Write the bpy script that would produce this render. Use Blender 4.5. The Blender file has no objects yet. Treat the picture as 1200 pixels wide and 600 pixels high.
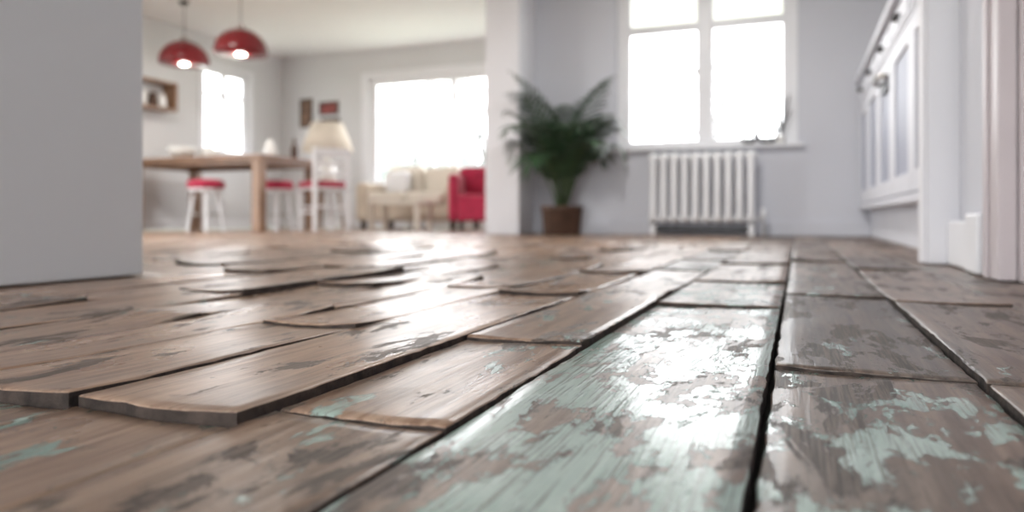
import bpy, bmesh, math, random
from mathutils import Vector, Matrix, noise
random.seed(7)
S = bpy.context.scene
COL = S.collection

# ------------------------------------------------------------ materials
def newmat(name):
    m = bpy.data.materials.new(name); m.use_nodes = True
    nt = m.node_tree
    return m, nt, nt.nodes["Principled BSDF"]

def mat(name, col, rough=0.5, metal=0.0, var=0.06, scale=8.0, bump=0.0, bscale=60.0, emit=None, es=0.0, sheen=0.0, coat=0.0):
    m, nt, b = newmat(name)
    tc = nt.nodes.new("ShaderNodeTexCoord")
    n = nt.nodes.new("ShaderNodeTexNoise"); n.inputs["Scale"].default_value = scale; n.inputs["Detail"].default_value = 5
    nt.links.new(tc.outputs["Object"], n.inputs["Vector"])
    r = nt.nodes.new("ShaderNodeValToRGB")
    r.color_ramp.elements[0].position = 0.3; r.color_ramp.elements[1].position = 0.7
    c0 = [max(0, c*(1-var)) for c in col]; c1 = [min(1, c*(1+var)) for c in col]
    r.color_ramp.elements[0].color = (*c0, 1); r.color_ramp.elements[1].color = (*c1, 1)
    nt.links.new(n.outputs["Fac"], r.inputs["Fac"]); nt.links.new(r.outputs["Color"], b.inputs["Base Color"])
    b.inputs["Roughness"].default_value = rough; b.inputs["Metallic"].default_value = metal
    if coat: b.inputs["Coat Weight"].default_value = coat
    if sheen: b.inputs["Sheen Weight"].default_value = sheen
    if bump:
        n2 = nt.nodes.new("ShaderNodeTexNoise"); n2.inputs["Scale"].default_value = bscale; n2.inputs["Detail"].default_value = 4
        nt.links.new(tc.outputs["Object"], n2.inputs["Vector"])
        bp = nt.nodes.new("ShaderNodeBump"); bp.inputs["Strength"].default_value = bump; bp.inputs["Distance"].default_value = 0.002
        nt.links.new(n2.outputs["Fac"], bp.inputs["Height"]); nt.links.new(bp.outputs["Normal"], b.inputs["Normal"])
    if emit:
        b.inputs["Emission Color"].default_value = (*emit, 1); b.inputs["Emission Strength"].default_value = es
    return m

def srgb(r, g, b):
    f = lambda c: (c/255/12.92) if c/255 <= 0.04045 else ((c/255+0.055)/1.055)**2.4
    return (f(r), f(g), f(b))

M_wall = mat("wall_paint_grey", srgb(208, 209, 216), 0.75, var=0.02, scale=2, bump=0.15, bscale=180)
M_wallL = mat("wall_paint_left_grey", srgb(195, 196, 199), 0.7, var=0.02, scale=2, bump=0.15, bscale=180)
M_wallD = mat("wall_paint_dining", srgb(220, 220, 221), 0.75, var=0.02, scale=2)
M_white = mat("white_gloss_paint", srgb(238, 238, 241), 0.35, var=0.015, scale=4)
M_pillar = mat("white_wall_paint", srgb(232, 231, 235), 0.6, var=0.015, scale=3)
M_ceil = mat("ceiling_paint", srgb(238, 238, 238), 0.85, var=0.01)
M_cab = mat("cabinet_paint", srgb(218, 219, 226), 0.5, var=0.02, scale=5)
M_cab_shade = mat("cabinet_panel_shaded", srgb(160, 164, 180), 0.5, var=0.03, scale=5)  # cabinet paint made darker: shade of the recessed panels put into colour
M_dark = mat("dark_metal", (0.02, 0.02, 0.024), 0.4, 0.0)
M_chrome = mat("brushed_steel", (0.5, 0.48, 0.46), 0.3, 1.0)
M_rad = mat("radiator_enamel", srgb(240, 240, 242), 0.35, var=0.01)
M_red = mat("red_enamel", (0.20, 0.008, 0.014), 0.25, var=0.05, coat=0.2)
M_shin = mat("pendant_inner_white", (0.9, 0.88, 0.82), 0.4)
M_bulb = mat("bulb_glow", (1, .95, .85), 0.4, emit=(1, .93, .82), es=12)
M_redf = mat("red_fabric", (0.44, 0.016, 0.06), 0.8, var=0.2, scale=20, bump=0.4, bscale=300, sheen=0.3)
M_table = mat("oak_table", srgb(146, 114, 90), 0.4, var=0.2, scale=6)
M_beige = mat("beige_fabric", srgb(212, 199, 182), 0.9, var=0.08, scale=10, bump=0.4, bscale=300, sheen=0.2)
M_cream = mat("cream_fabric", srgb(232, 224, 212), 0.9, var=0.05, bump=0.3, bscale=300)
M_shade = mat("lamp_shade_linen", srgb(208, 197, 182), 0.8, emit=(1, .88, .75), es=0.08, var=0.05)
M_cer = mat("white_ceramic", (0.85, 0.85, 0.83), 0.2)
M_pot = mat("brown_planter", srgb(84, 62, 50), 0.65, var=0.25, scale=12, bump=0.4)
M_soil = mat("soil", (0.03, 0.02, 0.015), 0.95, var=0.5, scale=60, bump=1.0)
M_leaf = mat("palm_leaf", (0.020, 0.052, 0.020), 0.5, var=0.6, scale=6)
M_stem = mat("palm_stem", (0.04, 0.07, 0.02), 0.5, var=0.3)
M_art1 = mat("art_print_brown", srgb(120, 92, 74), 0.6, var=0.7, scale=9)
M_art2 = mat("art_print_red", srgb(140, 66, 60), 0.6, var=0.6, scale=7)
M_frame = mat("dark_wood_frame", srgb(70, 55, 46), 0.5)
M_door = mat("door_pinkish_paint", srgb(202, 192, 194), 0.45, var=0.03)
M_grass = mat("garden_ground", (0.30, 0.33, 0.26), 0.9, var=0.3, scale=3)
M_tree = mat("hedge_foliage", (0.14, 0.155, 0.145), 0.9, var=0.4, scale=3)
M_bark = mat("tree_bark", (0.11, 0.11, 0.11), 0.9, var=0.3)
M_fill = mat("fill_diffuser", (0.9, 0.9, 0.9), 0.5, emit=(1, .98, .95), es=2)  # glow of the added out-of-view ceiling fixtures

# ---- distressed floorboards
def floor_material():
    m, nt, b = newmat("distressed_floorboards")
    N = nt.nodes.new; L = nt.links.new
    def math_(op, a, bb, clamp=False):
        n = N("ShaderNodeMath"); n.operation = op; n.use_clamp = clamp
        for i, v in enumerate((a, bb)):
            if v is None: continue
            if isinstance(v, (int, float)): n.inputs[i].default_value = v
            else: L(v, n.inputs[i])
        return n.outputs[0]
    def mix(f, a, bb, mode='MIX'):
        n = N("ShaderNodeMix"); n.data_type = 'RGBA'; n.blend_type = mode
        if isinstance(f, (int, float)): n.inputs[0].default_value = f
        else: L(f, n.inputs[0])
        for i, v in ((6, a), (7, bb)):
            if isinstance(v, tuple): n.inputs[i].default_value = (*v, 1)
            else: L(v, n.inputs[i])
        return n.outputs[2]
    def ramp(v, p0, p1):
        n = N("ShaderNodeMapRange"); n.interpolation_type = 'SMOOTHSTEP'
        L(v, n.inputs[0]); n.inputs[1].default_value = p0; n.inputs[2].default_value = p1
        return n.outputs[0]
    tc = N("ShaderNodeTexCoord")
    at = N("ShaderNodeAttribute"); at.attribute_name = "pcol"
    sp = N("ShaderNodeSeparateColor"); L(at.outputs["Color"], sp.inputs[0])
    R, G, B = sp.outputs[0], sp.outputs[1], sp.outputs[2]
    off = N("ShaderNodeCombineXYZ"); L(math_('MULTIPLY', R, 37.0), off.inputs[0]); L(math_('MULTIPLY', R, 91.0), off.inputs[1]); L(math_('MULTIPLY', R, 13.0), off.inputs[2])
    add = N("ShaderNodeVectorMath"); add.operation = 'ADD'; L(tc.outputs["Object"], add.inputs[0]); L(off.outputs[0], add.inputs[1])
    V = add.outputs[0]
    def nz(scale, vec3, detail=8, rough=0.6, dist=0.0):
        mp = N("ShaderNodeMapping"); mp.inputs["Scale"].default_value = vec3; L(V, mp.inputs["Vector"])
        n = N("ShaderNodeTexNoise"); n.inputs["Scale"].default_value = scale; n.inputs["Detail"].default_value = detail
        n.inputs["Roughness"].default_value = rough; n.inputs["Distortion"].default_value = dist
        L(mp.outputs[0], n.inputs["Vector"]); return n.outputs["Fac"]
    grain = nz(1.0, (70, 3.5, 70), 6, 0.65, 0.6)
    fine = nz(1.0, (420, 11, 420), 4, 0.6)
    blot = nz(5.0, (1.5, 0.8, 1), 5, 0.55, 0.2)
    patch = nz(1.0, (20, 10, 20), 12, 0.70, 0.3)
    patch2 = nz(1.0, (17, 6, 17), 12, 0.70, 0.4)
    tan = mix(ramp(grain, 0.35, 0.68), srgb(150, 117, 95), srgb(196, 165, 141))
    dark = mix(ramp(grain, 0.35, 0.65), srgb(54, 45, 40), srgb(110, 94, 84))
    wood = mix(B, dark, tan)
    wood = mix(math_('MULTIPLY', ramp(blot, 0.48, 0.72), 0.45), wood, srgb(118, 109, 102))
    wood = mix(math_('MULTIPLY', ramp(fine, 0.52, 0.7), 0.5), wood, srgb(52, 42, 36))
    sc = math_('ADD', patch2, math_('MULTIPLY', math_('SUBTRACT', 0.5, B), 0.06))
    scm = ramp(sc, 0.555, 0.570)
    scrim = math_('MULTIPLY', ramp(sc, 0.532, 0.555), math_('SUBTRACT', 1.0, scm))
    scuffc = mix(ramp(fine, 0.4, 0.62), srgb(44, 38, 34), srgb(106, 94, 85))
    wood = mix(math_('MULTIPLY', scm, 0.85), wood, scuffc)
    wood = mix(math_('MULTIPLY', scrim, 0.5), wood, srgb(34, 27, 23))
    pv = math_('ADD', patch, math_('MULTIPLY', math_('SUBTRACT', G, 0.5), 0.5))
    pv = math_('ADD', pv, math_('MULTIPLY', math_('SUBTRACT', grain, 0.5), 0.22))
    pm = ramp(pv, 0.50, 0.510)
    rim = math_('MULTIPLY', ramp(pv, 0.475, 0.50), math_('SUBTRACT', 1.0, pm))
    wood = mix(math_('MULTIPLY', rim, 0.6), wood, srgb(42, 35, 31))
    paintc = mix(ramp(blot, 0.35, 0.65), srgb(134, 163, 153), srgb(184, 202, 194))
    paintc = mix(math_('MULTIPLY', ramp(fine, 0.49, 0.64), 0.65), paintc, srgb(98, 94, 86))
    col = mix(math_('MULTIPLY', pm, 0.9), wood, paintc)
    L(col, b.inputs["Base Color"])
    rg = N("ShaderNodeMix"); rg.data_type = 'FLOAT'; L(pm, rg.inputs[0])
    rw = math_('ADD', math_('MULTIPLY', scm, 0.22), math_('SUBTRACT', math_('ADD', 0.24, math_('MULTIPLY', blot, 0.22)), math_('MULTIPLY', B, 0.07)))
    L(rw, rg.inputs[2]); rg.inputs[3].default_value = 0.2
    L(rg.outputs[0], b.inputs["Roughness"])
    h = math_('ADD', math_('MULTIPLY', pm, 1.2), math_('MULTIPLY', grain, 0.8))
    h = math_('SUBTRACT', h, math_('MULTIPLY', scm, 1.0))
    h = math_('ADD', h, math_('MULTIPLY', fine, 0.4))
    h = math_('ADD', h, math_('MULTIPLY', nz(120.0, (1, 1, 1), 3), 0.25))
    bp = N("ShaderNodeBump"); bp.inputs["Strength"].default_value = 0.55; bp.inputs["Distance"].default_value = 0.0012
    L(h, bp.inputs["Height"]); L(bp.outputs["Normal"], b.inputs["Normal"])
    b.inputs["Specular IOR Level"].default_value = 0.6
    return m
M_floor = floor_material()
M_sub = mat("dark_subfloor", (0.018, 0.014, 0.012), 0.95, var=0.4, scale=40)
M_edge = mat("dark_board_edge", (0.045, 0.032, 0.026), 0.9, var=0.6, scale=60, bump=0.8, bscale=200)  # board sides, darker than the tops

# ------------------------------------------------------------ helpers
def group(name, loc=(0, 0, 0), rz=0.0):
    e = bpy.data.objects.new(name, None); COL.objects.link(e)
    e.location = loc; e.rotation_euler = (0, 0, rz); e.empty_display_size = 0.1
    return e

def finish(name, me, m, parent=None, smooth=False, bevel=0.0, seg=2, subs=0):
    ob = bpy.data.objects.new(name, me); COL.objects.link(ob)
    if m: me.materials.append(m)
    if parent: ob.parent = parent
    if smooth:
        for p in me.polygons: p.use_smooth = True
    if bevel > 0:
        md = ob.modifiers.new("Bevel", 'BEVEL'); md.width = bevel; md.segments = seg; md.limit_method = 'ANGLE'
        if smooth is False:
            for p in me.polygons: p.use_smooth = True
            md.harden_normals = True
    if subs:
        md = ob.modifiers.new("Sub", 'SUBSURF'); md.levels = subs; md.render_levels = subs
    return ob

def boxes(name, lst, m, parent=None, bevel=0.0, seg=2):
    v, f = [], []
    for (x0, x1, y0, y1, z0, z1) in lst:
        k = len(v)
        v += [(x0, y0, z0), (x1, y0, z0), (x1, y1, z0), (x0, y1, z0), (x0, y0, z1), (x1, y0, z1), (x1, y1, z1), (x0, y1, z1)]
        f += [(k, k+3, k+2, k+1), (k+4, k+5, k+6, k+7), (k, k+1, k+5, k+4), (k+1, k+2, k+6, k+5), (k+2, k+3, k+7, k+6), (k+3, k, k+4, k+7)]
    me = bpy.data.meshes.new(name); me.from_pydata(v, [], f); me.update()
    return finish(name, me, m, parent, False, bevel, seg)

def lathe(name, prof, m, parent=None, loc=(0, 0, 0), n=32, subs=0):
    v, f = [], []
    for (r, z) in prof:
        for i in range(n):
            a = 2*math.pi*i/n; v.append((loc[0]+r*math.cos(a), loc[1]+r*math.sin(a), loc[2]+z))
    for j in range(len(prof)-1):
        for i in range(n):
            k = (i+1) % n
            f.append((j*n+i, j*n+k, (j+1)*n+k, (j+1)*n+i))
    if prof[0][0] > 1e-4: f.append(tuple(range(n-1, -1, -1)))
    if prof[-1][0] > 1e-4: f.append(tuple((len(prof)-1)*n+i for i in range(n)))
    me = bpy.data.meshes.new(name); me.from_pydata(v, [], f); me.update()
    return finish(name, me, m, parent, True, 0, 2, subs)

def tube(name, paths, r, m, parent=None, cyclic=False, taper=None):
    cu = bpy.data.curves.new(name, 'CURVE'); cu.dimensions = '3D'; cu.bevel_depth = r; cu.bevel_resolution = 4; cu.use_fill_caps = True
    for pts in paths:
        sp = cu.splines.new('POLY'); sp.points.add(len(pts)-1)
        for i, p in enumerate(pts):
            sp.points[i].co = (*p, 1); sp.points[i].radius = taper(i/(len(pts)-1)) if taper else 1
        sp.use_cyclic_u = cyclic; sp.use_smooth = True
    ob = bpy.data.objects.new(name, cu); COL.objects.link(ob)
    me = bpy.data.meshes.new_from_object(ob.evaluated_get(bpy.context.evaluated_depsgraph_get()))
    bpy.data.objects.remove(ob)
    me.materials.clear()
    return finish(name, me, m, parent, True)

# ------------------------------------------------------------ room shell
boxes("wall_back", [(-2.146, -1.42, 6.0, 6.2, 0, 2.4), (0.0, 1.2, 6.0, 6.2, 0, 2.4), (-1.42, 0, 6.0, 6.2, 0, 0.69), (-1.42, 0, 6.0, 6.2, 2.1, 2.4)], M_wall)
boxes("wall_divider", [(-2.45, -2.146, 5.6, 8.4, 0, 2.4)], M_pillar, bevel=0.006)
boxes("wall_far", [(-6.83, -5.39, 8.4, 8.6, 0, 2.4), (-2.9, -2.146, 8.4, 8.6, 0, 2.4), (-5.39, -2.9, 8.4, 8.6, 0, 0.57), (-5.39, -2.9, 8.4, 8.6, 2.01, 2.4)], M_wallD)
boxes("wall_left", [(-6.98, -6.83, -2.8, 1.6, 0, 2.4), (-6.98, -6.83, 4.2, 6.92, 0, 2.4), (-6.98, -6.83, 7.74, 8.6, 0, 2.4),
                    (-6.98, -6.83, 6.92, 7.74, 0, 0.96), (-6.98, -6.83, 6.92, 7.74, 2.03, 2.4), (-6.98, -6.83, 1.6, 4.2, 2.1, 2.4)], M_wallD)
boxes("wall_partition", [(-1.62, -1.5, -2.6, 1.33, 0, 2.4)], M_wallL, bevel=0.005)
boxes("wall_right", [(1.0, 1.2, 2.62, 6.0, 0, 2.4), (0.45, 1.2, 2.0, 2.62, 0, 2.4), (0.45, 1.2, -2.6, 0.95, 0, 2.4), (0.45, 1.2, 0.95, 2.0, 2.05, 2.4), (0.6, 1.2, 0.95, 2.0, 0, 2.05)], M_wall)
boxes("wall_rear", [(-6.83, -1.45, -2.8, -2.6, 0, 2.4), (0.4, 1.2, -2.8, -2.6, 0, 2.4), (-1.45, 0.4, -2.8, -2.6, 2.25, 2.4)], M_wall)  # opening behind the camera added and widened to let in more light
boxes("ceiling", [(-6.98, 1.2, -2.8, 8.6, 2.4, 2.52)], M_ceil)

boxes("baseboard_back", [(-2.146, 0.5, 5.978, 6.0, 0, 0.10), (-2.146, 0.5, 5.985, 6.0, 0.10, 0.115)], M_wall, bevel=0.003)
boxes("baseboard_far", [(-6.83, -2.45, 8.378, 8.4, 0, 0.12)], M_white, bevel=0.003)
boxes("baseboard_left", [(-6.83, -6.808, 4.2, 8.378, 0, 0.12)], M_white, bevel=0.003)
boxes("baseboard_right", [(0.405, 0.45, 2.06, 2.2, 0, 0.15), (0.415, 0.45, 2.2, 2.5, 0, 0.13)], M_white, bevel=0.008, seg=3)

def fill_lamp(x, y, e):  # fixture out of view, added to brighten the rooms
    g = group("fill_fixture", (x, y, 2.4))
    lathe("rim", [(0.0, -0.005), (0.21, -0.005), (0.215, -0.05), (0.20, -0.055), (0.20, -0.02), (0.0, -0.02)], M_chrome, g)
    lathe("diffuser", [(0.0, -0.085), (0.10, -0.08), (0.17, -0.065), (0.198, -0.045), (0.198, -0.022), (0.0, -0.022)], M_fill, g)
    l = bpy.data.lights.new("fill_disk", 'AREA'); l.shape = 'DISK'; l.size = 0.4; l.energy = e; l.color = (1, .985, .96)
    o = bpy.data.objects.new("light", l); COL.objects.link(o); o.parent = g; o.location = (0, 0, -0.095)
fill_lamp(-0.8, 3.9, 17); fill_lamp(-4.6, 3.4, 42)

# ------------------------------------------------------------ windows
def window(name, axis, a0, a1, z0, z1, w, mull, trans, fr=0.09, sill=None, bar=0.045, d=0.0):
    g = group(name)
    def bx(n, p0, p1, q0, q1, d0, d1, bev=0.006):
        if axis == 'y': boxes(n, [(p0, p1, w+d0, w+d1, q0, q1)], M_white, g, bev)
        else: boxes(n, [(w-d1, w-d0, p0, p1, q0, q1)], M_white, g, bev)
    A, B_ = 0.03, 0.09
    bx("frame_left", a0, a0+fr, z0, z1, A, B_); bx("frame_right", a1-fr, a1, z0, z1, A, B_)
    bx("frame_bottom", a0+fr, a1-fr, z0, z0+fr*0.55, A, B_); bx("frame_top", a0+fr, a1-fr, z1-fr, z1, A, B_)
    for i, mm in enumerate(mull): bx("mullion_%d" % i, mm-bar, mm+bar, z0+fr*0.55, z1-fr, A+.005, B_-.005)
    edges = [a0+fr] + [q for mm in mull for q in (mm-bar, mm+bar)] + [a1-fr]
    for i, tt in enumerate(trans):
        for j in range(0, len(edges), 2):
            bx("transom_%d_%d" % (i, j), edges[j], edges[j+1], tt-bar*0.7, tt+bar*0.7, A+.007, B_-.007)
    for j in range(0, len(edges), 2):
        bx("bead_l_%d" % j, edges[j], edges[j]+0.014, z0+fr*0.55, z1-fr, A+0.015, B_-0.015, 0.002)
        bx("bead_r_%d" % j, edges[j+1]-0.014, edges[j+1], z0+fr*0.55, z1-fr, A+0.015, B_-0.015, 0.002)
    if sill: bx("sill", a0-sill, a1+sill, z0-0.026, z0-0.001, -0.06, 0.0); bx("sill_inner", a0, a1, z0-0.02, z0, 0.0, A, 0.001)
    return g
window("window_1", 'y', -1.42, 0.0, 0.715, 2.1, 6.0, [-0.70], [1.70], fr=0.10, sill=0.04, bar=0.052)
window("window_2", 'y', -5.39, -2.9, 0.59, 2.01, 8.4, [-4.14], [], fr=0.09, sill=0.05, bar=0.03)
window("window_3", 'x', 6.92, 7.74, 0.96, 2.03, -6.83, [7.33], [1.7], fr=0.07, sill=0.04, bar=0.035)
window("fill_window", 'x', 1.6, 4.2, 0.0, 2.1, -6.83, [2.9], [], fr=0.08)  # unseen window, added to bring more daylight into the dining room
boxes("trim_1", [(-5.50, -5.39, 8.385, 8.4, 0.53, 2.10), (-2.9, -2.80, 8.385, 8.4, 0.53, 2.10), (-5.39, -2.9, 8.385, 8.4, 2.01, 2.10)], M_white, bevel=0.004)
boxes("trim_2", [(-6.83, -6.815, 6.85, 6.92, 0.90, 2.09), (-6.83, -6.815, 7.74, 7.81, 0.90, 2.09), (-6.83, -6.815, 6.92, 7.74, 2.03, 2.09)], M_white, bevel=0.004)

def portal(name, loc, rot, sx, sy):
    l = bpy.data.lights.new(name, 'AREA'); l.shape = 'RECTANGLE'; l.size = sx; l.size_y = sy
    l.cycles.is_portal = True
    o = bpy.data.objects.new(name, l); COL.objects.link(o); o.location = loc; o.rotation_euler = rot
portal("daylight_portal", (-0.71, 6.22, 1.4), (-math.pi/2, 0, 0), 1.42, 1.4)
portal("daylight_portal.001", (-4.14, 8.62, 1.3), (-math.pi/2, 0, 0), 2.5, 1.45)
portal("daylight_portal.002", (-7.0, 7.33, 1.5), (0, -math.pi/2, 0), 1.1, 0.85)
portal("daylight_portal.003", (-7.0, 2.9, 1.05), (0, -math.pi/2, 0), 2.1, 2.6)
portal("daylight_portal.004", (-0.52, -2.82, 1.12), (math.pi/2, 0, 0), 1.86, 2.26)

# ------------------------------------------------------------ floor
def build_floor():
    verts, faces, cols, mids = [], [], [], []
    seams = [1.0, 0.81, 0.64, 0.475, 0.31, 0.144, -0.023, -0.215, -0.355, -0.51, -0.655, -0.79, -0.93, -1.09]
    x = -1.09
    while x > -6.83:
        x -= random.choice([0.15, 0.165, 0.18]); seams.append(max(x, -6.83))
    anchors = {0.144: [-0.3, 0.70, 1.32, 2.1], -0.023: [-0.35, 0.72, 1.41, 1.85, 2.5], -0.215: [-0.45, 1.18, 1.62, 2.2],
               -0.355: [-0.2, 0.43, 0.755, 1.32, 1.9, 2.4], -0.51: [-0.3, 0.39, 1.22, 1.75], -0.655: [-0.3, 0.385, 0.763, 1.3, 2.0],
               -0.79: [-0.3, 0.42, 0.93, 1.5], -0.93: [-0.3, 0.2, 0.80, 1.25, 1.9], -1.09: [-0.3, 0.4, 1.04, 1.62],
               0.31: [-0.3, 0.95, 1.65], -1.25: [0.0]}
    # (strip left x, start y): (base, near_lift, far_lift, tilt_x, paint, tone)
    spec = {(-0.51, 0.39): (0.0045, 0.001, -0.003, 0.002, 0.18, 0.95), (-0.655, 0.385): (0.0035, 0.003, -0.002, 0.002, 0.2, 0.9),
            (-1.09, 1.04): (0.008, 0.0, 0.006, 0.004, 0.15, 0.7), (-0.215, -0.45): (0.001, 0.0, -0.002, 0.003, 0.55, 0.40),
            (-0.023, 0.72): (0.000, 0.002, -0.001, -0.003, 0.26, 0.05), (-0.023, -0.35): (-0.002, 0, 0.001, 0.0, 0.43, 0.25),
            (0.144, 0.70): (0.003, 0, 0, -0.003, 0.22, 0.2), (0.144, -0.3): (0.002, 0, 0, -0.003, 0.24, 0.3),
            (-0.355, 0.43): (0.0005, 0, 0.001, 0.002, 0.30, 0.75), (-0.355, 0.755): (0.003, 0.002, 0.005, 0.002, 0.28, 0.7),
            (-0.355, -0.2): (-0.001, 0, 0, 0, 0.33, 0.5), (-0.215, 1.18): (0.001, 0.003, 0.0, 0.0, 0.44, 0.35), (-0.023, 1.41): (0.001, 0.002, 0.0, 0.0, 0.34, 0.2),
            (-0.51, -0.3): (-0.003, 0, 0, 0, 0.36, 0.6), (-0.655, -0.3): (-0.004, 0, 0, 0, 0.54, 0.6),
            (-0.655, 0.763): (0.000, 0.006, 0.003, 0.003, 0.18, 0.95), (-0.79, 0.42): (0.001, 0.004, 0.005, 0.003, 0.18, 0.9), (-0.79, 0.93): (-0.001, 0.003, 0.008, 0.003, 0.1, 0.9),
            (-0.93, 0.80): (-0.002, 0.005, 0.002, 0, 0.2, 0.7), (-0.51, 1.22): (0.001, 0.008, 0.001, 0.002, 0.2, 0.9),
            (-0.93, 1.25): (0.002, 0.007, 0.004, 0.003, 0.2, 0.8), (-0.655, 1.3): (0.001, 0.005, 0.007, 0.004, 0.2, 0.9), (-0.355, 1.32): (0.001, 0.006, 0.002, 0, 0.25, 0.65),
            (-0.51, 1.75): (0.002, 0.008, 0.002, 0.002, 0.2, 0.8)}
    for si in range(len(seams)-1):
        xr, xl = seams[si], seams[si+1]
        if xr - xl < 0.02: continue
        key = min(anchors, key=lambda k: abs(k-xl))
        ys = [-2.6 - random.uniform(0, 0.4)]
        if abs(key-xl) < 0.01:
            a = anchors[key]
            while ys[-1] < a[0]-1.1: ys.append(ys[-1]+random.uniform(0.6, 1.0))
            ys += a
        while ys[-1] < 8.4: ys.append(ys[-1]+random.uniform(0.45, 0.95))
        for j in range(len(ys)-1):
            y0, y1 = max(ys[j], -2.6), min(ys[j+1], 8.4)
            if y1-y0 < 0.03: continue
            near = (-0.6 < y1 and y0 < 3.2 and xl > -2.6 and xr < 0.7)
            sp = None
            for k, vv in spec.items():
                if abs(k[0]-xl) < 0.01 and abs(k[1]-ys[j]) < 0.01: sp = vv
            rnd = random.random()
            if sp is None:
                tone = random.uniform(0.1, 0.95); paint = random.choice([0.1, 0.15, 0.2, 0.25, 0.3])
                if xl > -0.4: tone *= 0.6; paint += 0.05
                else: tone = 0.5+0.5*tone
                clear = xl > -1.3 and xr < 0.4 or (xl > -2.6 and xr < 0.4 and y0 > 1.45)
                base = random.uniform(-0.004, 0.002) if near else random.uniform(-0.004, -0.0015)
                nl = random.uniform(-0.001, 0.010) if near and clear else 0; fl = random.uniform(-0.001, 0.010) if near and clear else 0
                tx = random.uniform(-0.005, 0.005) if near else 0
                if not clear: base = min(base, -0.002); tx *= 0.3
            else: base, nl, fl, tx, paint, tone = sp
            if near:
                nx = 10; ny = max(8, int((y1-y0)/0.016))
            else: nx = 2; ny = max(2, int((y1-y0)/0.3))
            g = 0.0018 if near else 0.0014
            gl = g + (0.0014 if near and random.random() < .5 else 0); gr = g
            if abs(xl+0.023) < 0.01: gl = 0.0034
            if abs(xl+0.215) < 0.01: gr = 0.0016; gl = 0.003
            ax0, ax1, ay0, ay1 = xl+gl, xr-gr, y0+g*0.9, y1-g*0.9
            ya = 0.013 if xl < -0.6 else 0.004
            yaw = random.uniform(-ya, ya) if near else 0
            if sp is None and near and xl < -1.3 and y0 < 1.45: yaw = 0
            ym = (y0+y1)/2
            ch = 0.0014
            us = [0, ch/(ax1-ax0)] + [i/nx for i in range(1, nx)] + [1-ch/(ax1-ax0), 1]
            vs = [0, ch/(ay1-ay0)] + [i/ny for i in range(1, ny)] + [1-ch/(ay1-ay0), 1]
            k0 = len(verts); NU, NV = len(us), len(vs)
            cupa = 0.0018 if xl > -0.4 else 0.0030
            for jv, vv in enumerate(vs):
                for iu, uu in enumerate(us):
                    px = ax0+(ax1-ax0)*uu; py = ay0+(ay1-ay0)*vv
                    z = base + nl*max(0, 1-vv*3)**2 + fl*max(0, (vv-0.66)*3)**2 + tx*(uu-0.5)
                    px += yaw*max(-0.25, min(0.25, py-ym))
                    if near:
                        z += cupa*(2*uu-1)**2*(0.4+rnd) - 0.0008 - (cupa-0.0018)*0.5
                        z += 0.0012*noise.noise(Vector((px*14+rnd*50, py*6, 0))) + 0.0004*noise.noise(Vector((px*60+rnd*50, py*25, 0)))
                        ex = min(1.0, abs(uu-0.5)*2)**8
                        px += ex*0.0018*noise.noise(Vector((py*35, rnd*30, 3)))
                        px += ex*0.0010*noise.noise(Vector((py*160, rnd*30, 7)))
                        if vv < 0.03 or vv > 0.97: py += 0.0035*noise.noise(Vector((px*40, rnd*40, vv)))
                    edge = iu in (0, NU-1) or jv in (0, NV-1)
                    if edge:
                        z -= ch*0.9
                        if near: z -= 0.0025*max(0, noise.noise(Vector((px*70, py*70, rnd*9)))-0.12)
                    verts.append((px, py, z))
            pc = (rnd, paint, tone, 1)
            for jv in range(NV-1):
                for iu in range(NU-1):
                    a = k0+jv*NU+iu
                    faces.append((a, a+1, a+1+NU, a+NU)); cols.append(pc); mids.append(1)
            ring = [k0+i for i in range(NU)] + [k0+j2*NU+NU-1 for j2 in range(1, NV)] + [k0+(NV-1)*NU+i for i in range(NU-2, -1, -1)] + [k0+j2*NU for j2 in range(NV-2, 0, -1)]
            kb = len(verts)
            for r_ in ring:
                p = verts[r_]; verts.append((p[0], p[1], base-0.018))
            n = len(ring)
            for i in range(n):
                i2 = (i+1) % n
                faces.append((ring[i2], ring[i], kb+i, kb+i2)); cols.append(pc); mids.append(2)
    k = len(verts)
    for z in (-0.08, -0.0195):
        verts += [(-6.98, -2.8, z), (1.2, -2.8, z), (1.2, 8.6, z), (-6.98, 8.6, z)]
    sf = [(k+3, k+2, k+1, k), (k+4, k+5, k+6, k+7), (k, k+1, k+5, k+4), (k+1, k+2, k+6, k+5), (k+2, k+3, k+7, k+6), (k+3, k, k+4, k+7)]
    faces += sf; cols += [(0, 0, 0, 1)]*6; mids += [0]*6
    me = bpy.data.meshes.new("floor"); me.from_pydata(verts, [], faces); me.update()
    me.materials.append(M_sub); me.materials.append(M_floor); me.materials.append(M_edge)
    ca = me.color_attributes.new("pcol", 'FLOAT_COLOR', 'CORNER')
    buf = []
    for p, c in zip(me.polygons, cols):
        for _ in range(p.loop_total): buf += c
    ca.data.foreach_set("color", buf)
    me.polygons.foreach_set("material_index", mids)
    me.polygons.foreach_set("use_smooth", [q == 1 for q in mids])
    me.update()
    ob = bpy.data.objects.new("floor", me); COL.objects.link(ob)
build_floor()

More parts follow.
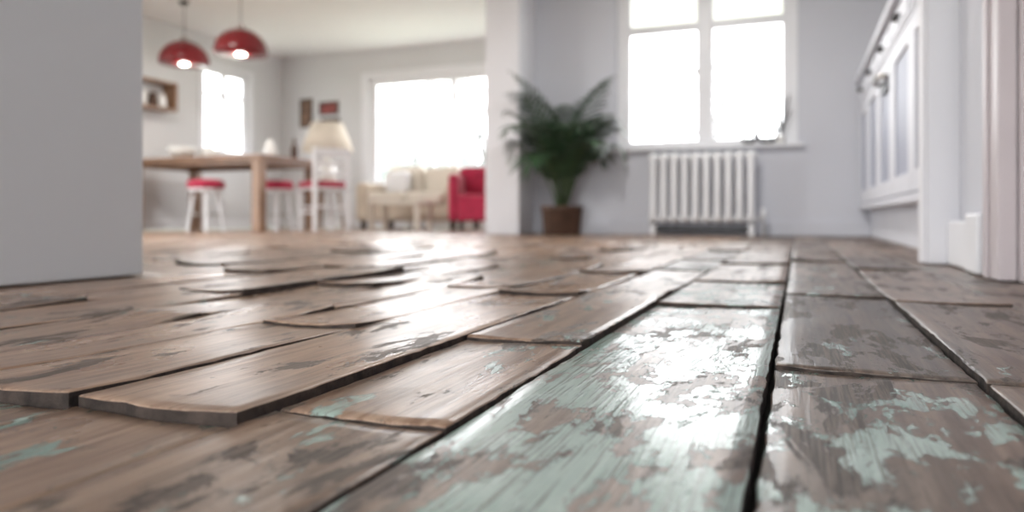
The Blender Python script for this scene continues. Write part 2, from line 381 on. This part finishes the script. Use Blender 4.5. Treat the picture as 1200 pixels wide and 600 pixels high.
# ------------------------------------------------------------ column radiator
def radiator():
    g = group("radiator", (-0.706, 5.87, 0))
    n = 10; w = 0.083; H0, H1 = 0.10, 0.655; D = 0.055; r = 0.026
    def loop(x, dy, z0, z1, rc):
        pts = []
        for (cy, cz, a0) in ((dy-rc, z1-rc, 0), (-dy+rc, z1-rc, 90), (-dy+rc, z0+rc, 180), (dy-rc, z0+rc, 270)):
            for s in range(7):
                a = math.radians(a0+90*s/6); pts.append((x, cy+rc*math.cos(a), cz+rc*math.sin(a)))
        return pts
    for i in range(n):
        x = (i-(n-1)/2)*w
        o = tube("section_%d" % (i+1), [loop(0, D, H0+0.02, H1-0.02, 0.035)], r, M_rad, g, cyclic=True); o.location.x = x
        o = tube("section_core_%d" % (i+1), [[(0, 0, H0+0.03), (0, 0, H1-0.03)]], 0.018, M_rad, g); o.location.x = x
    L = n*w/2
    tube("header_pipes", [[(-L, 0, H0+0.03), (L, 0, H0+0.03)], [(-L, 0, H1-0.035), (L, 0, H1-0.035)]], 0.024, M_rad, g)
    for i, x in enumerate((-L+0.04, L-0.04)):
        boxes("foot_%d" % i, [(x-0.018, x+0.018, -0.06, -0.03, 0, H0+0.01), (x-0.018, x+0.018, 0.03, 0.06, 0, H0+0.01), (x-0.018, x+0.018, -0.06, 0.06, H0-0.02, H0+0.02)], M_rad, g, 0.006)
    tube("valve_pipe", [[(L, 0, H0+0.03), (L+0.04, 0, H0+0.03), (L+0.045, 0, H0+0.02), (L+0.045, 0, 0.0)]], 0.009, M_chrome, g)
    lathe("valve_knob", [(0.018, 0), (0.02, 0.01), (0.02, 0.06), (0.012, 0.07), (0.0, 0.07)], M_rad, g, (L+0.045, 0, H0+0.04))
    boxes("gap_shade", [(-L+0.06, L-0.06, -0.045, 0.045, 0.03, 0.075)], M_dark, g, 0.008)  # dark bar standing in for the shade in the gap below the columns
radiator()

# ------------------------------------------------------------ potted palm
def palm():
    g = group("potted_palm", (-1.78, 5.62, 0))
    lathe("pot", [(0.140, 0), (0.148, 0.005), (0.165, 0.20), (0.172, 0.205), (0.172, 0.235), (0.155, 0.235), (0.150, 0.20), (0.0, 0.20)], M_pot, g)
    lathe("soil", [(0.148, 0.201), (0.10, 0.212), (0.0, 0.216)], M_soil, g)
    rng = random.Random(23)
    rach = []; v = []; f = []
    def clampp(p):
        x = p[0]
        if x < -0.28: x = -0.28 - 0.065*math.tanh((-x-0.28)/0.12)
        if x > 0.32: x = 0.32+0.19*math.tanh((x-0.32)/0.25)
        y = p[1]
        if y > 0.26: y = 0.26+0.08*math.tanh((y-0.26)/0.15)
        return (x, y, p[2])
    nf = 22
    for i in range(nf):
        a = i*2.39996 + rng.uniform(-.25, .25)
        inner = i/nf
        Lf = rng.uniform(0.78, 0.96) + 0.30*inner
        el = math.radians(71 + 17*inner + rng.uniform(-4, 4))
        d = Vector((math.cos(a), math.sin(a), 0)); p = Vector((0.03*math.cos(a), 0.03*math.sin(a), 0.20))
        pts = [p.copy()]; ns = 24; e = el
        for s in range(ns):
            t = s/ns; e -= math.radians((7.8 - 4.2*inner)*t*1.35)
            p = p + (d*math.cos(e)+Vector((0, 0, math.sin(e))))*(Lf/ns); pts.append(p.copy())
        rach.append([clampp(q) for q in pts])
        for s in range(7, ns+1):
            t = s/ns; tang = (pts[s]-pts[s-1]).normalized(); side = tang.cross(Vector((0, 0, 1)))
            if side.length < 1e-3: side = Vector((-d.y, d.x, 0))
            side.normalize(); up = side.cross(tang).normalized()
            tt0 = (t-0.29)/0.71
            ll = 0.25*math.sin(math.pi*(0.22+0.68*tt0))**0.7 * rng.uniform(.85, 1.1)+0.03
            for sg in (-1, 1):
                dr = (side*sg*0.8 + tang*0.8 + up*0.15).normalized()
                if s == ns: dr = (tang+side*sg*0.2).normalized()
                wv = tang.cross(dr).cross(dr).normalized()*0.0125
                prev = None
                for kk in range(5):
                    tt = kk/4; q = pts[s] + dr*ll*tt + Vector((0, 0, -1))*ll*0.40*tt*tt
                    ww = wv*(math.sin(math.pi*(0.12+0.86*tt))**0.8)
                    k = len(v); v.append(clampp(q-ww)); v.append(clampp(q+ww))
                    if prev is not None: f.append((prev, prev+1, k+1, k))
                    prev = k
    tube("stems", rach, 0.007, M_stem, g, taper=lambda t: 1.2-0.9*t)
    me = bpy.data.meshes.new("leaflets"); me.from_pydata(v, [], f); me.update()
    finish("leaflets", me, M_leaf, g, True)
palm()

# ------------------------------------------------------------ kitchen cabinets (right)
def cabinets():
    g = group("kitchen_cabinet", (0, 0, 0))
    X = 0.425
    boxes("plinth", [(0.50, 0.99, 2.64, 5.97, 0, 0.20)], M_cab, g, 0.003)
    boxes("carcass", [(X+0.02, 0.99, 2.64, 5.97, 0.20, 1.12)], M_cab, g, 0.002)
    boxes("worktop", [(X-0.03, 0.99, 2.64, 5.97, 1.12, 1.16)], M_cab, g, 0.008, 3)
    boxes("cornice_rail", [(X-0.008, X+0.02, 2.64, 5.97, 0.20, 0.235)], M_cab, g, 0.006)
    ny = 5; y0 = 2.66; w = (5.96-y0)/ny
    for i in range(ny):
        a, b = y0+i*w+0.004, y0+(i+1)*w-0.004
        boxes("drawer_front_%d" % i, [(X, X+0.02, a, b, 0.965, 1.105)], M_cab, g, 0.004)
        boxes("drawer_panel_%d" % i, [(X-0.006, X, a+0.03, b-0.03, 0.985, 1.085)], M_cab, g, 0.005)
        z0, z1, st = 0.245, 0.955, 0.085
        boxes("door_stiles_%d" % i, [(X, X+0.02, a, a+st, z0, z1), (X, X+0.02, b-st, b, z0, z1), (X, X+0.02, a+st, b-st, z0, z0+st), (X, X+0.02, a+st, b-st, z1-st, z1)], M_cab, g, 0.004)
        boxes("door_panel_%d" % i, [(X+0.013, X+0.02, a+st, b-st, z0+st, z1-st)], M_cab_shade, g)
        boxes("door_bead_%d" % i, [(X+0.004, X+0.013, a+st, a+st+0.014, z0+st, z1-st), (X+0.004, X+0.013, b-st-0.014, b-st, z0+st, z1-st)], M_cab, g, 0.002)
        q = (a+b)/2
        tube("drawer_handle_%d" % i, [[(X, q-0.045, 1.035), (X-0.024, q-0.04, 1.035), (X-0.028, q, 1.035), (X-0.024, q+0.04, 1.035), (X, q+0.045, 1.035)]], 0.010, M_dark, g)
        if i == 2:
            tube("door_pull", [[(X, q-0.13, 0.87), (X-0.036, q-0.125, 0.87), (X-0.040, q, 0.87), (X-0.036, q+0.125, 0.87), (X, q+0.13, 0.87)]], 0.014, M_chrome, g)
            boxes("pull_backplate", [(X-0.005, X+0.001, q-0.14, q+0.14, 0.80, 0.85)], M_dark, g, 0.002)
cabinets()
boxes("trim_3", [(0.364, 0.46, 2.50, 2.62, 0, 2.4), (0.354, 0.364, 2.515, 2.605, 0, 2.4)], M_pillar, bevel=0.006, seg=3)
boxes("trim_4", [(0.412, 0.45, 1.89, 2.0, 0, 2.15), (0.412, 0.45, 0.9, 1.89, 2.05, 2.15), (0.412, 0.45, 0.80, 0.95, 0, 2.05), (0.404, 0.412, 1.965, 1.995, 0, 2.15)], M_door, bevel=0.004, seg=3)
def door():
    g = group("door_1")
    boxes("slab", [(0.50, 0.54, 0.96, 1.86, 0.008, 2.04)], M_door, g, 0.003)
    boxes("stiles", [(0.487, 0.50, 0.96, 1.07, 0.008, 2.04), (0.487, 0.50, 1.75, 1.86, 0.008, 2.04), (0.487, 0.50, 1.07, 1.75, 0.008, 0.20), (0.487, 0.50, 1.07, 1.75, 0.95, 1.08), (0.487, 0.50, 1.07, 1.75, 1.93, 2.04)], M_door, g, 0.004)
    boxes("jamb", [(0.45, 0.60, 1.862, 1.89, 0, 2.05), (0.45, 0.60, 0.95, 0.958, 0, 2.05)], M_door, g, 0.002)
    tube("lever_handle", [[(0.487, 1.02, 1.0), (0.44, 1.02, 1.0), (0.435, 1.03, 1.0), (0.435, 1.14, 1.0)]], 0.009, M_chrome, g)
door()

# ------------------------------------------------------------ dining room
def table():
    g = group("dining_table", (-5.715, 6.1, 0))
    hx, hy = 0.885, 0.48
    for i in range(5):
        a = -hy + i*(2*hy/5); boxes("top_plank_%d" % i, [(-hx, hx, a+0.001, a+2*hy/5-0.001, 0.715, 0.755)], M_table, g, 0.004)
    boxes("apron", [(-hx+0.06, hx-0.06, -hy+0.05, -hy+0.075, 0.67, 0.715), (-hx+0.06, hx-0.06, hy-0.075, hy-0.05, 0.67, 0.715), (-hx+0.05, -hx+0.075, -hy+0.06, hy-0.06, 0.67, 0.715), (hx-0.075, hx-0.05, -hy+0.06, hy-0.06, 0.67, 0.715)], M_table, g, 0.002)
    k = 0
    for sx in (-1, 1):
        for sy in (-1, 1):
            k += 1
            cx, cy = sx*(hx-0.075), sy*(hy-0.075)
            boxes("leg_%d" % k, [(cx-0.05, cx+0.05, cy-0.05, cy+0.05, 0, 0.715)], M_table, g, 0.008)
table()
def stool(x, y):
    g = group("bar_stool", (x, y, 0))
    lathe("seat_cushion", [(0.0, 0.43), (0.16, 0.43), (0.18, 0.445), (0.18, 0.495), (0.15, 0.52), (0.0, 0.53)], M_redf, g)
    lathe("seat_ring", [(0.0, 0.405), (0.165, 0.405), (0.17, 0.415), (0.165, 0.43), (0.0, 0.43)], M_white, g)
    legs = []
    for i in range(4):
        a = math.pi/4+i*math.pi/2
        legs.append([(0.11*math.cos(a), 0.11*math.sin(a), 0.41), (0.17*math.cos(a), 0.17*math.sin(a), 0.0)])
    tube("legs", legs, 0.016, M_white, g)
    rr = 0.145
    tube("foot_ring", [[(rr*math.cos(t*math.pi/12), rr*math.sin(t*math.pi/12), 0.17) for t in range(24)]], 0.008, M_chrome, g, cyclic=True)
stool(-5.54, 5.66); stool(-5.02, 6.08)
def chair(x, y, rz):
    g = group("dining_chair", (x, y, 0), rz)
    boxes("seat", [(-0.21, 0.20, -0.20, 0.20, 0.42, 0.445)], M_white, g, 0.01)
    boxes("cushion", [(-0.20, 0.17, -0.19, 0.19, 0.446, 0.51)], M_redf, g, 0.02, 4)
    boxes("front_legs", [(-0.20, -0.16, -0.19, -0.15, 0, 0.42), (-0.20, -0.16, 0.15, 0.19, 0, 0.42)], M_white, g, 0.005)
    boxes("back_posts", [(0.17, 0.21, -0.20, -0.16, 0, 0.84), (0.17, 0.21, 0.16, 0.20, 0, 0.84)], M_white, g, 0.006)
    boxes("back_rails", [(0.178, 0.202, -0.16, 0.16, 0.76, 0.84), (0.178, 0.202, -0.16, 0.16, 0.66, 0.70), (0.178, 0.202, -0.16, 0.16, 0.56, 0.60)], M_white, g, 0.005)
    boxes("stretchers", [(-0.16, 0.17, -0.182, -0.162, 0.18, 0.205), (-0.16, 0.17, 0.162, 0.182, 0.18, 0.205), (-0.19, -0.17, -0.15, 0.15, 0.24, 0.265), (0.178, 0.20, -0.16, 0.16, 0.24, 0.265)], M_white, g, 0.003)
chair(-4.55, 6.24, math.radians(-28))

def pendant(x, y, z):
    g = group("pendant_lamp", (x, y, z))
    R = 0.25
    outer = [(R*math.cos(t), 0.9*R*math.sin(t)) for t in [math.radians(a) for a in range(0, 84, 6)]]
    inner = [((R-0.008)*math.cos(t), (0.9*R-0.008)*math.sin(t)+0.0) for t in [math.radians(a) for a in range(84, -1, -6)]]
    lathe("shade", [(R-0.004, -0.02)]+outer+[(0.02, 0.9*R), (0.0, 0.9*R)], M_red, g, n=48)
    lathe("shade_inner", [(R-0.008, -0.019)]+list(reversed(inner))+[(0.0, 0.9*R-0.01)], M_shin, g, n=48)
    lathe("cap", [(0.035, 0.9*R-0.012), (0.035, 0.9*R+0.03), (0.015, 0.9*R+0.05), (0.0, 0.9*R+0.05)], M_chrome, g)
    tube("cord", [[(0, 0, 0.9*R+0.04), (0, 0, 2.39-z)]], 0.004, M_dark, g)
    lathe("ceiling_rose", [(0.0, 2.365-z), (0.045, 2.37-z), (0.05, 2.398-z), (0.0, 2.398-z)], M_dark, g)
    lathe("bulb", [(0.0, -0.035), (0.045, -0.025), (0.065, 0.02), (0.05, 0.065), (0.018, 0.10), (0.018, 0.14), (0.0, 0.14)], M_bulb, g)
    l = bpy.data.lights.new("pendant_light", 'POINT'); l.energy = 3; l.color = (1, .94, .86); l.shadow_soft_size = 0.05
    o = bpy.data.objects.new("light", l); COL.objects.link(o); o.parent = g; o.location = (0, 0, -0.10)
pendant(-5.0, 5.55, 1.735); pendant(-5.97, 5.8, 1.765)

def sofa():
    g = group("sofa", (-4.25, 7.75, 0))
    boxes("base", [(-0.66, 0.66, -0.36, 0.40, 0.10, 0.30)], M_beige, g, 0.03, 4)
    boxes("seat_cushions", [(-0.50, -0.005, -0.40, 0.2, 0.30, 0.44), (0.005, 0.50, -0.40, 0.2, 0.30, 0.44)], M_cream, g, 0.04, 5)
    boxes("backrest", [(-0.62, 0.62, 0.2, 0.40, 0.29, 0.74)], M_beige, g, 0.06, 5)
    boxes("arm_left", [(-0.68, -0.51, -0.38, 0.38, 0.10, 0.56)], M_beige, g, 0.06, 5)
    boxes("arm_right", [(0.51, 0.68, -0.38, 0.38, 0.10, 0.56)], M_beige, g, 0.06, 5)
    boxes("back_cushions", [(-0.49, -0.01, 0.06, 0.22, 0.42, 0.78), (0.01, 0.49, 0.06, 0.22, 0.42, 0.76)], M_cream, g, 0.07, 5)
    boxes("feet", [(-0.62, -0.57, -0.33, -0.28, 0, 0.1), (0.57, 0.62, -0.33, -0.28, 0, 0.1), (-0.62, -0.57, 0.3, 0.35, 0, 0.1), (0.57, 0.62, 0.3, 0.35, 0, 0.1)], M_frame, g)
    boxes("throw_pillow", [(-0.44, -0.12, -0.12, 0.04, 0.44, 0.70)], M_white, g, 0.07, 5)
sofa()
def redchair():
    g = group("armchair", (-3.17, 7.1, 0), math.radians(15))
    boxes("seat", [(-0.20, 0.20, -0.26, 0.18, 0.10, 0.38)], M_redf, g, 0.04, 5)
    boxes("backrest", [(-0.26, 0.26, 0.16, 0.30, 0.10, 0.70)], M_redf, g, 0.06, 5)
    boxes("arm_left", [(-0.30, -0.19, -0.25, 0.25, 0.10, 0.60)], M_redf, g, 0.05, 5)
    boxes("arm_right", [(0.19, 0.30, -0.25, 0.25, 0.10, 0.60)], M_redf, g, 0.05, 5)
    boxes("feet", [(-0.26, -0.22, -0.22, -0.18, 0, 0.10), (0.22, 0.26, -0.22, -0.18, 0, 0.10), (-0.26, -0.22, 0.2, 0.24, 0, 0.10), (0.22, 0.26, 0.2, 0.24, 0, 0.10)], M_frame, g)
redchair()
def sidetable():
    g = group("side_table", (-5.3, 7.35, 0))
    lathe("top", [(0.0, 0.53), (0.24, 0.53), (0.25, 0.54), (0.24, 0.56), (0.0, 0.56)], M_table, g)
    tube("legs", [[(0.12*math.cos(a), 0.12*math.sin(a), 0.535), (0.2*math.cos(a), 0.2*math.sin(a), 0)] for a in (0.5, 2.6, 4.7)], 0.016, M_table, g)
    h = group("table_lamp", (-5.3, 7.35, 0.56))
    lathe("base", [(0.0, 0), (0.09, 0), (0.11, 0.08), (0.09, 0.2), (0.03, 0.30), (0.015, 0.32), (0.012, 0.45), (0, 0.45)], M_cer, h)
    lathe("shade", [(0.31, 0.38), (0.19, 0.72), (0.185, 0.72), (0.305, 0.38)], M_shade, h, n=40)
    l = bpy.data.lights.new("lamp_bulb", 'POINT'); l.energy = 1.5; l.color = (1, .9, .8); l.shadow_soft_size = 0.05
    o = bpy.data.objects.new("light", l); COL.objects.link(o); o.parent = h; o.location = (0, 0, 0.54)
sidetable()
def coffee():
    g = group("coffee_table", (-4.05, 6.95, 0))
    boxes("top", [(-0.32, 0.32, -0.18, 0.18, 0.28, 0.31)], M_cream, g, 0.006)
    boxes("legs", [(sx*0.28-0.02, sx*0.28+0.02, sy*0.14-0.02, sy*0.14+0.02, 0, 0.28) for sx in (-1, 1) for sy in (-1, 1)], M_cream, g, 0.003)
coffee()
def art(name, x0, x1, z0, z1, m):
    g = group(name, ((x0+x1)/2, 8.39, (z0+z1)/2)); a = (x1-x0)/2; b = (z1-z0)/2; t = 0.02
    boxes("frame", [(-a, a, -0.015, 0.008, b-t, b), (-a, a, -0.015, 0.008, -b, -b+t), (-a, -a+t, -0.015, 0.008, -b+t, b-t), (a-t, a, -0.015, 0.008, -b+t, b-t)], M_frame, g)
    boxes("print", [(-a+t, a-t, -0.005, 0.006, -b+t, b-t)], m, g)
art("picture_frame", -6.50, -6.30, 1.40, 1.80, M_art1); art("picture_frame", -6.18, -5.87, 1.56, 1.74, M_art2); art("picture_frame", -6.15, -5.85, 1.36, 1.51, M_art1)
def shelf():
    g = group("wall_shelf", (-6.72, 5.98, 1.35))
    boxes("boards", [(-0.10, 0.11, -0.35, 0.35, 0, 0.025), (-0.10, 0.11, -0.35, 0.35, 0.30, 0.325), (-0.10, 0.11, -0.35, -0.325, 0.025, 0.30), (-0.10, 0.11, 0.325, 0.35, 0.025, 0.30)], M_table, g, 0.002)
    for i, (y, m) in enumerate(((-0.2, M_redf), (-0.05, M_cer), (0.1, M_pot), (0.22, M_cer))):
        lathe("jar_%d" % i, [(0, 0.025), (0.05, 0.025), (0.055, 0.10), (0.04, 0.17), (0.045, 0.19), (0, 0.19)], m, g, (0, y, 0))
shelf()
lathe("serving_bowl", [(0, 0), (0.06, 0), (0.13, 0.06), (0.155, 0.12), (0.148, 0.12), (0.12, 0.065), (0.0, 0.02)], M_cer, None, (-6.05, 5.85, 0.757))
g = group("teapot", (-5.88, 6.05, 0.757))
lathe("body", [(0, 0), (0.06, 0), (0.09, 0.05), (0.085, 0.11), (0.04, 0.15), (0.0, 0.155)], M_cer, g)
lathe("lid_knob", [(0, 0.15), (0.018, 0.165), (0.012, 0.185), (0, 0.19)], M_cer, g)
tube("spout", [[(0.07, 0, 0.04), (0.12, 0, 0.08), (0.14, 0, 0.14)]], 0.014, M_cer, g)
tube("handle", [[(-0.07, 0, 0.12), (-0.13, 0, 0.12), (-0.14, 0, 0.07), (-0.08, 0, 0.04)]], 0.008, M_cer, g)
lathe("bottle", [(0, 0), (0.035, 0), (0.036, 0.12), (0.014, 0.17), (0.014, 0.23), (0, 0.23)], M_pot, None, (-5.0, 6.35, 0.757))
lathe("vase", [(0, 0), (0.05, 0), (0.075, 0.07), (0.05, 0.15), (0.03, 0.18), (0.035, 0.2), (0.028, 0.2), (0.022, 0.18), (0, 0.02)], M_cer, None, (-5.15, 6.15, 0.757))
def wire(name, x, r):
    g = group(name, (x, 5.975, 0.715))
    paths = []
    for i in range(5):
        a = math.pi*i/5
        paths.append([(r*math.cos(t)*math.cos(a), 0.35*r*math.cos(t)*math.sin(a), r+0.004+r*math.sin(t)) for t in [2*math.pi*q/24 for q in range(24)]])
    tube("wires", paths, 0.007, M_dark, g, cyclic=True)
wire("wire_ornament", -0.36, 0.05); wire("wire_ornament", -0.22, 0.08)
g = group("sill_plant", (-0.12, 5.975, 0.715))
lathe("pot", [(0, 0), (0.028, 0), (0.034, 0.06), (0, 0.06)], M_cer, g)
tube("twigs", [[(0, 0, 0.05), (0.02*math.cos(a*1.7), 0.006, 0.15), (0.07*math.cos(a*1.7), 0.0, 0.25+0.03*a)] for a in range(6)], 0.005, M_bark, g)

# ------------------------------------------------------------ outside
boxes("garden_ground", [(-60, 60, -60, 60, -0.5, -0.4)], M_grass)
def tree(x, y, hgt, seed):
    g = group("garden_tree", (x, y, -0.4)); r = random.Random(seed); paths = []
    def br(p, d, l, dep):
        q = [p.copy()]
        for s in range(4):
            d = (d+Vector((r.uniform(-.18, .18), r.uniform(-.18, .18), r.uniform(-.05, .12)))).normalized(); p = p+d*l/4; q.append(p.copy())
        paths.append((q, dep))
        if dep < 4:
            for _ in range(3): br(p.copy(), (d+Vector((r.uniform(-.8, .8), r.uniform(-.8, .8), r.uniform(-.1, .5)))).normalized(), l*0.68, dep+1)
    br(Vector((0, 0, 0)), Vector((0, 0, 1)), hgt*0.35, 0)
    for dep in range(5):
        tube("branches_%d" % dep, [p for p, k in paths if k == dep], 0.09*0.6**dep, M_bark, g)
tree(-2.0, 20, 6, 1); tree(-4.0, 24, 7, 2); tree(-12, 22, 7, 3); tree(-9.0, 20, 6, 5)
def hedge(name, x0, x1, y, h, seed):
    bm = bmesh.new()
    for i in range(int((x1-x0)/0.9)):
        mtx = Matrix.Translation((x0+i*0.9+random.uniform(-.2, .2), y+random.uniform(-.3, .3), -0.4+h*0.5)) @ Matrix.Diagonal((0.8, 0.7, h*0.5*random.uniform(.85, 1.15), 1))
        bmesh.ops.create_icosphere(bm, subdivisions=3, radius=1, matrix=mtx)
    for v in bm.verts: v.co += v.normal*0.15*noise.noise(v.co*3)
    me = bpy.data.meshes.new(name); bm.to_mesh(me); bm.free()
    finish(name, me, M_tree, None, True)
hedge("garden_hedge", -22, 6, 26, 3.0, 1)

# ------------------------------------------------------------ world
w = bpy.data.worlds.new("overcast_sky"); S.world = w; w.use_nodes = True
bg = w.node_tree.nodes["Background"]; bg.inputs[0].default_value = (0.965, 0.98, 1.0, 1); bg.inputs[1].default_value = 4.7

# ------------------------------------------------------------ camera
cam = bpy.data.cameras.new("camera"); co = bpy.data.objects.new("camera", cam); COL.objects.link(co)
co.location = (0, 0, 0.14); co.rotation_euler = (math.radians(90), 0, math.radians(21.51))
cam.sensor_width = 36; cam.lens = 25.5; cam.shift_y = -0.0375; cam.clip_start = 0.02
cam.dof.use_dof = True; cam.dof.focus_distance = 0.66; cam.dof.aperture_fstop = 3.4
S.camera = co
S.view_settings.view_transform = 'Standard'
S.view_settings.exposure = 1.0
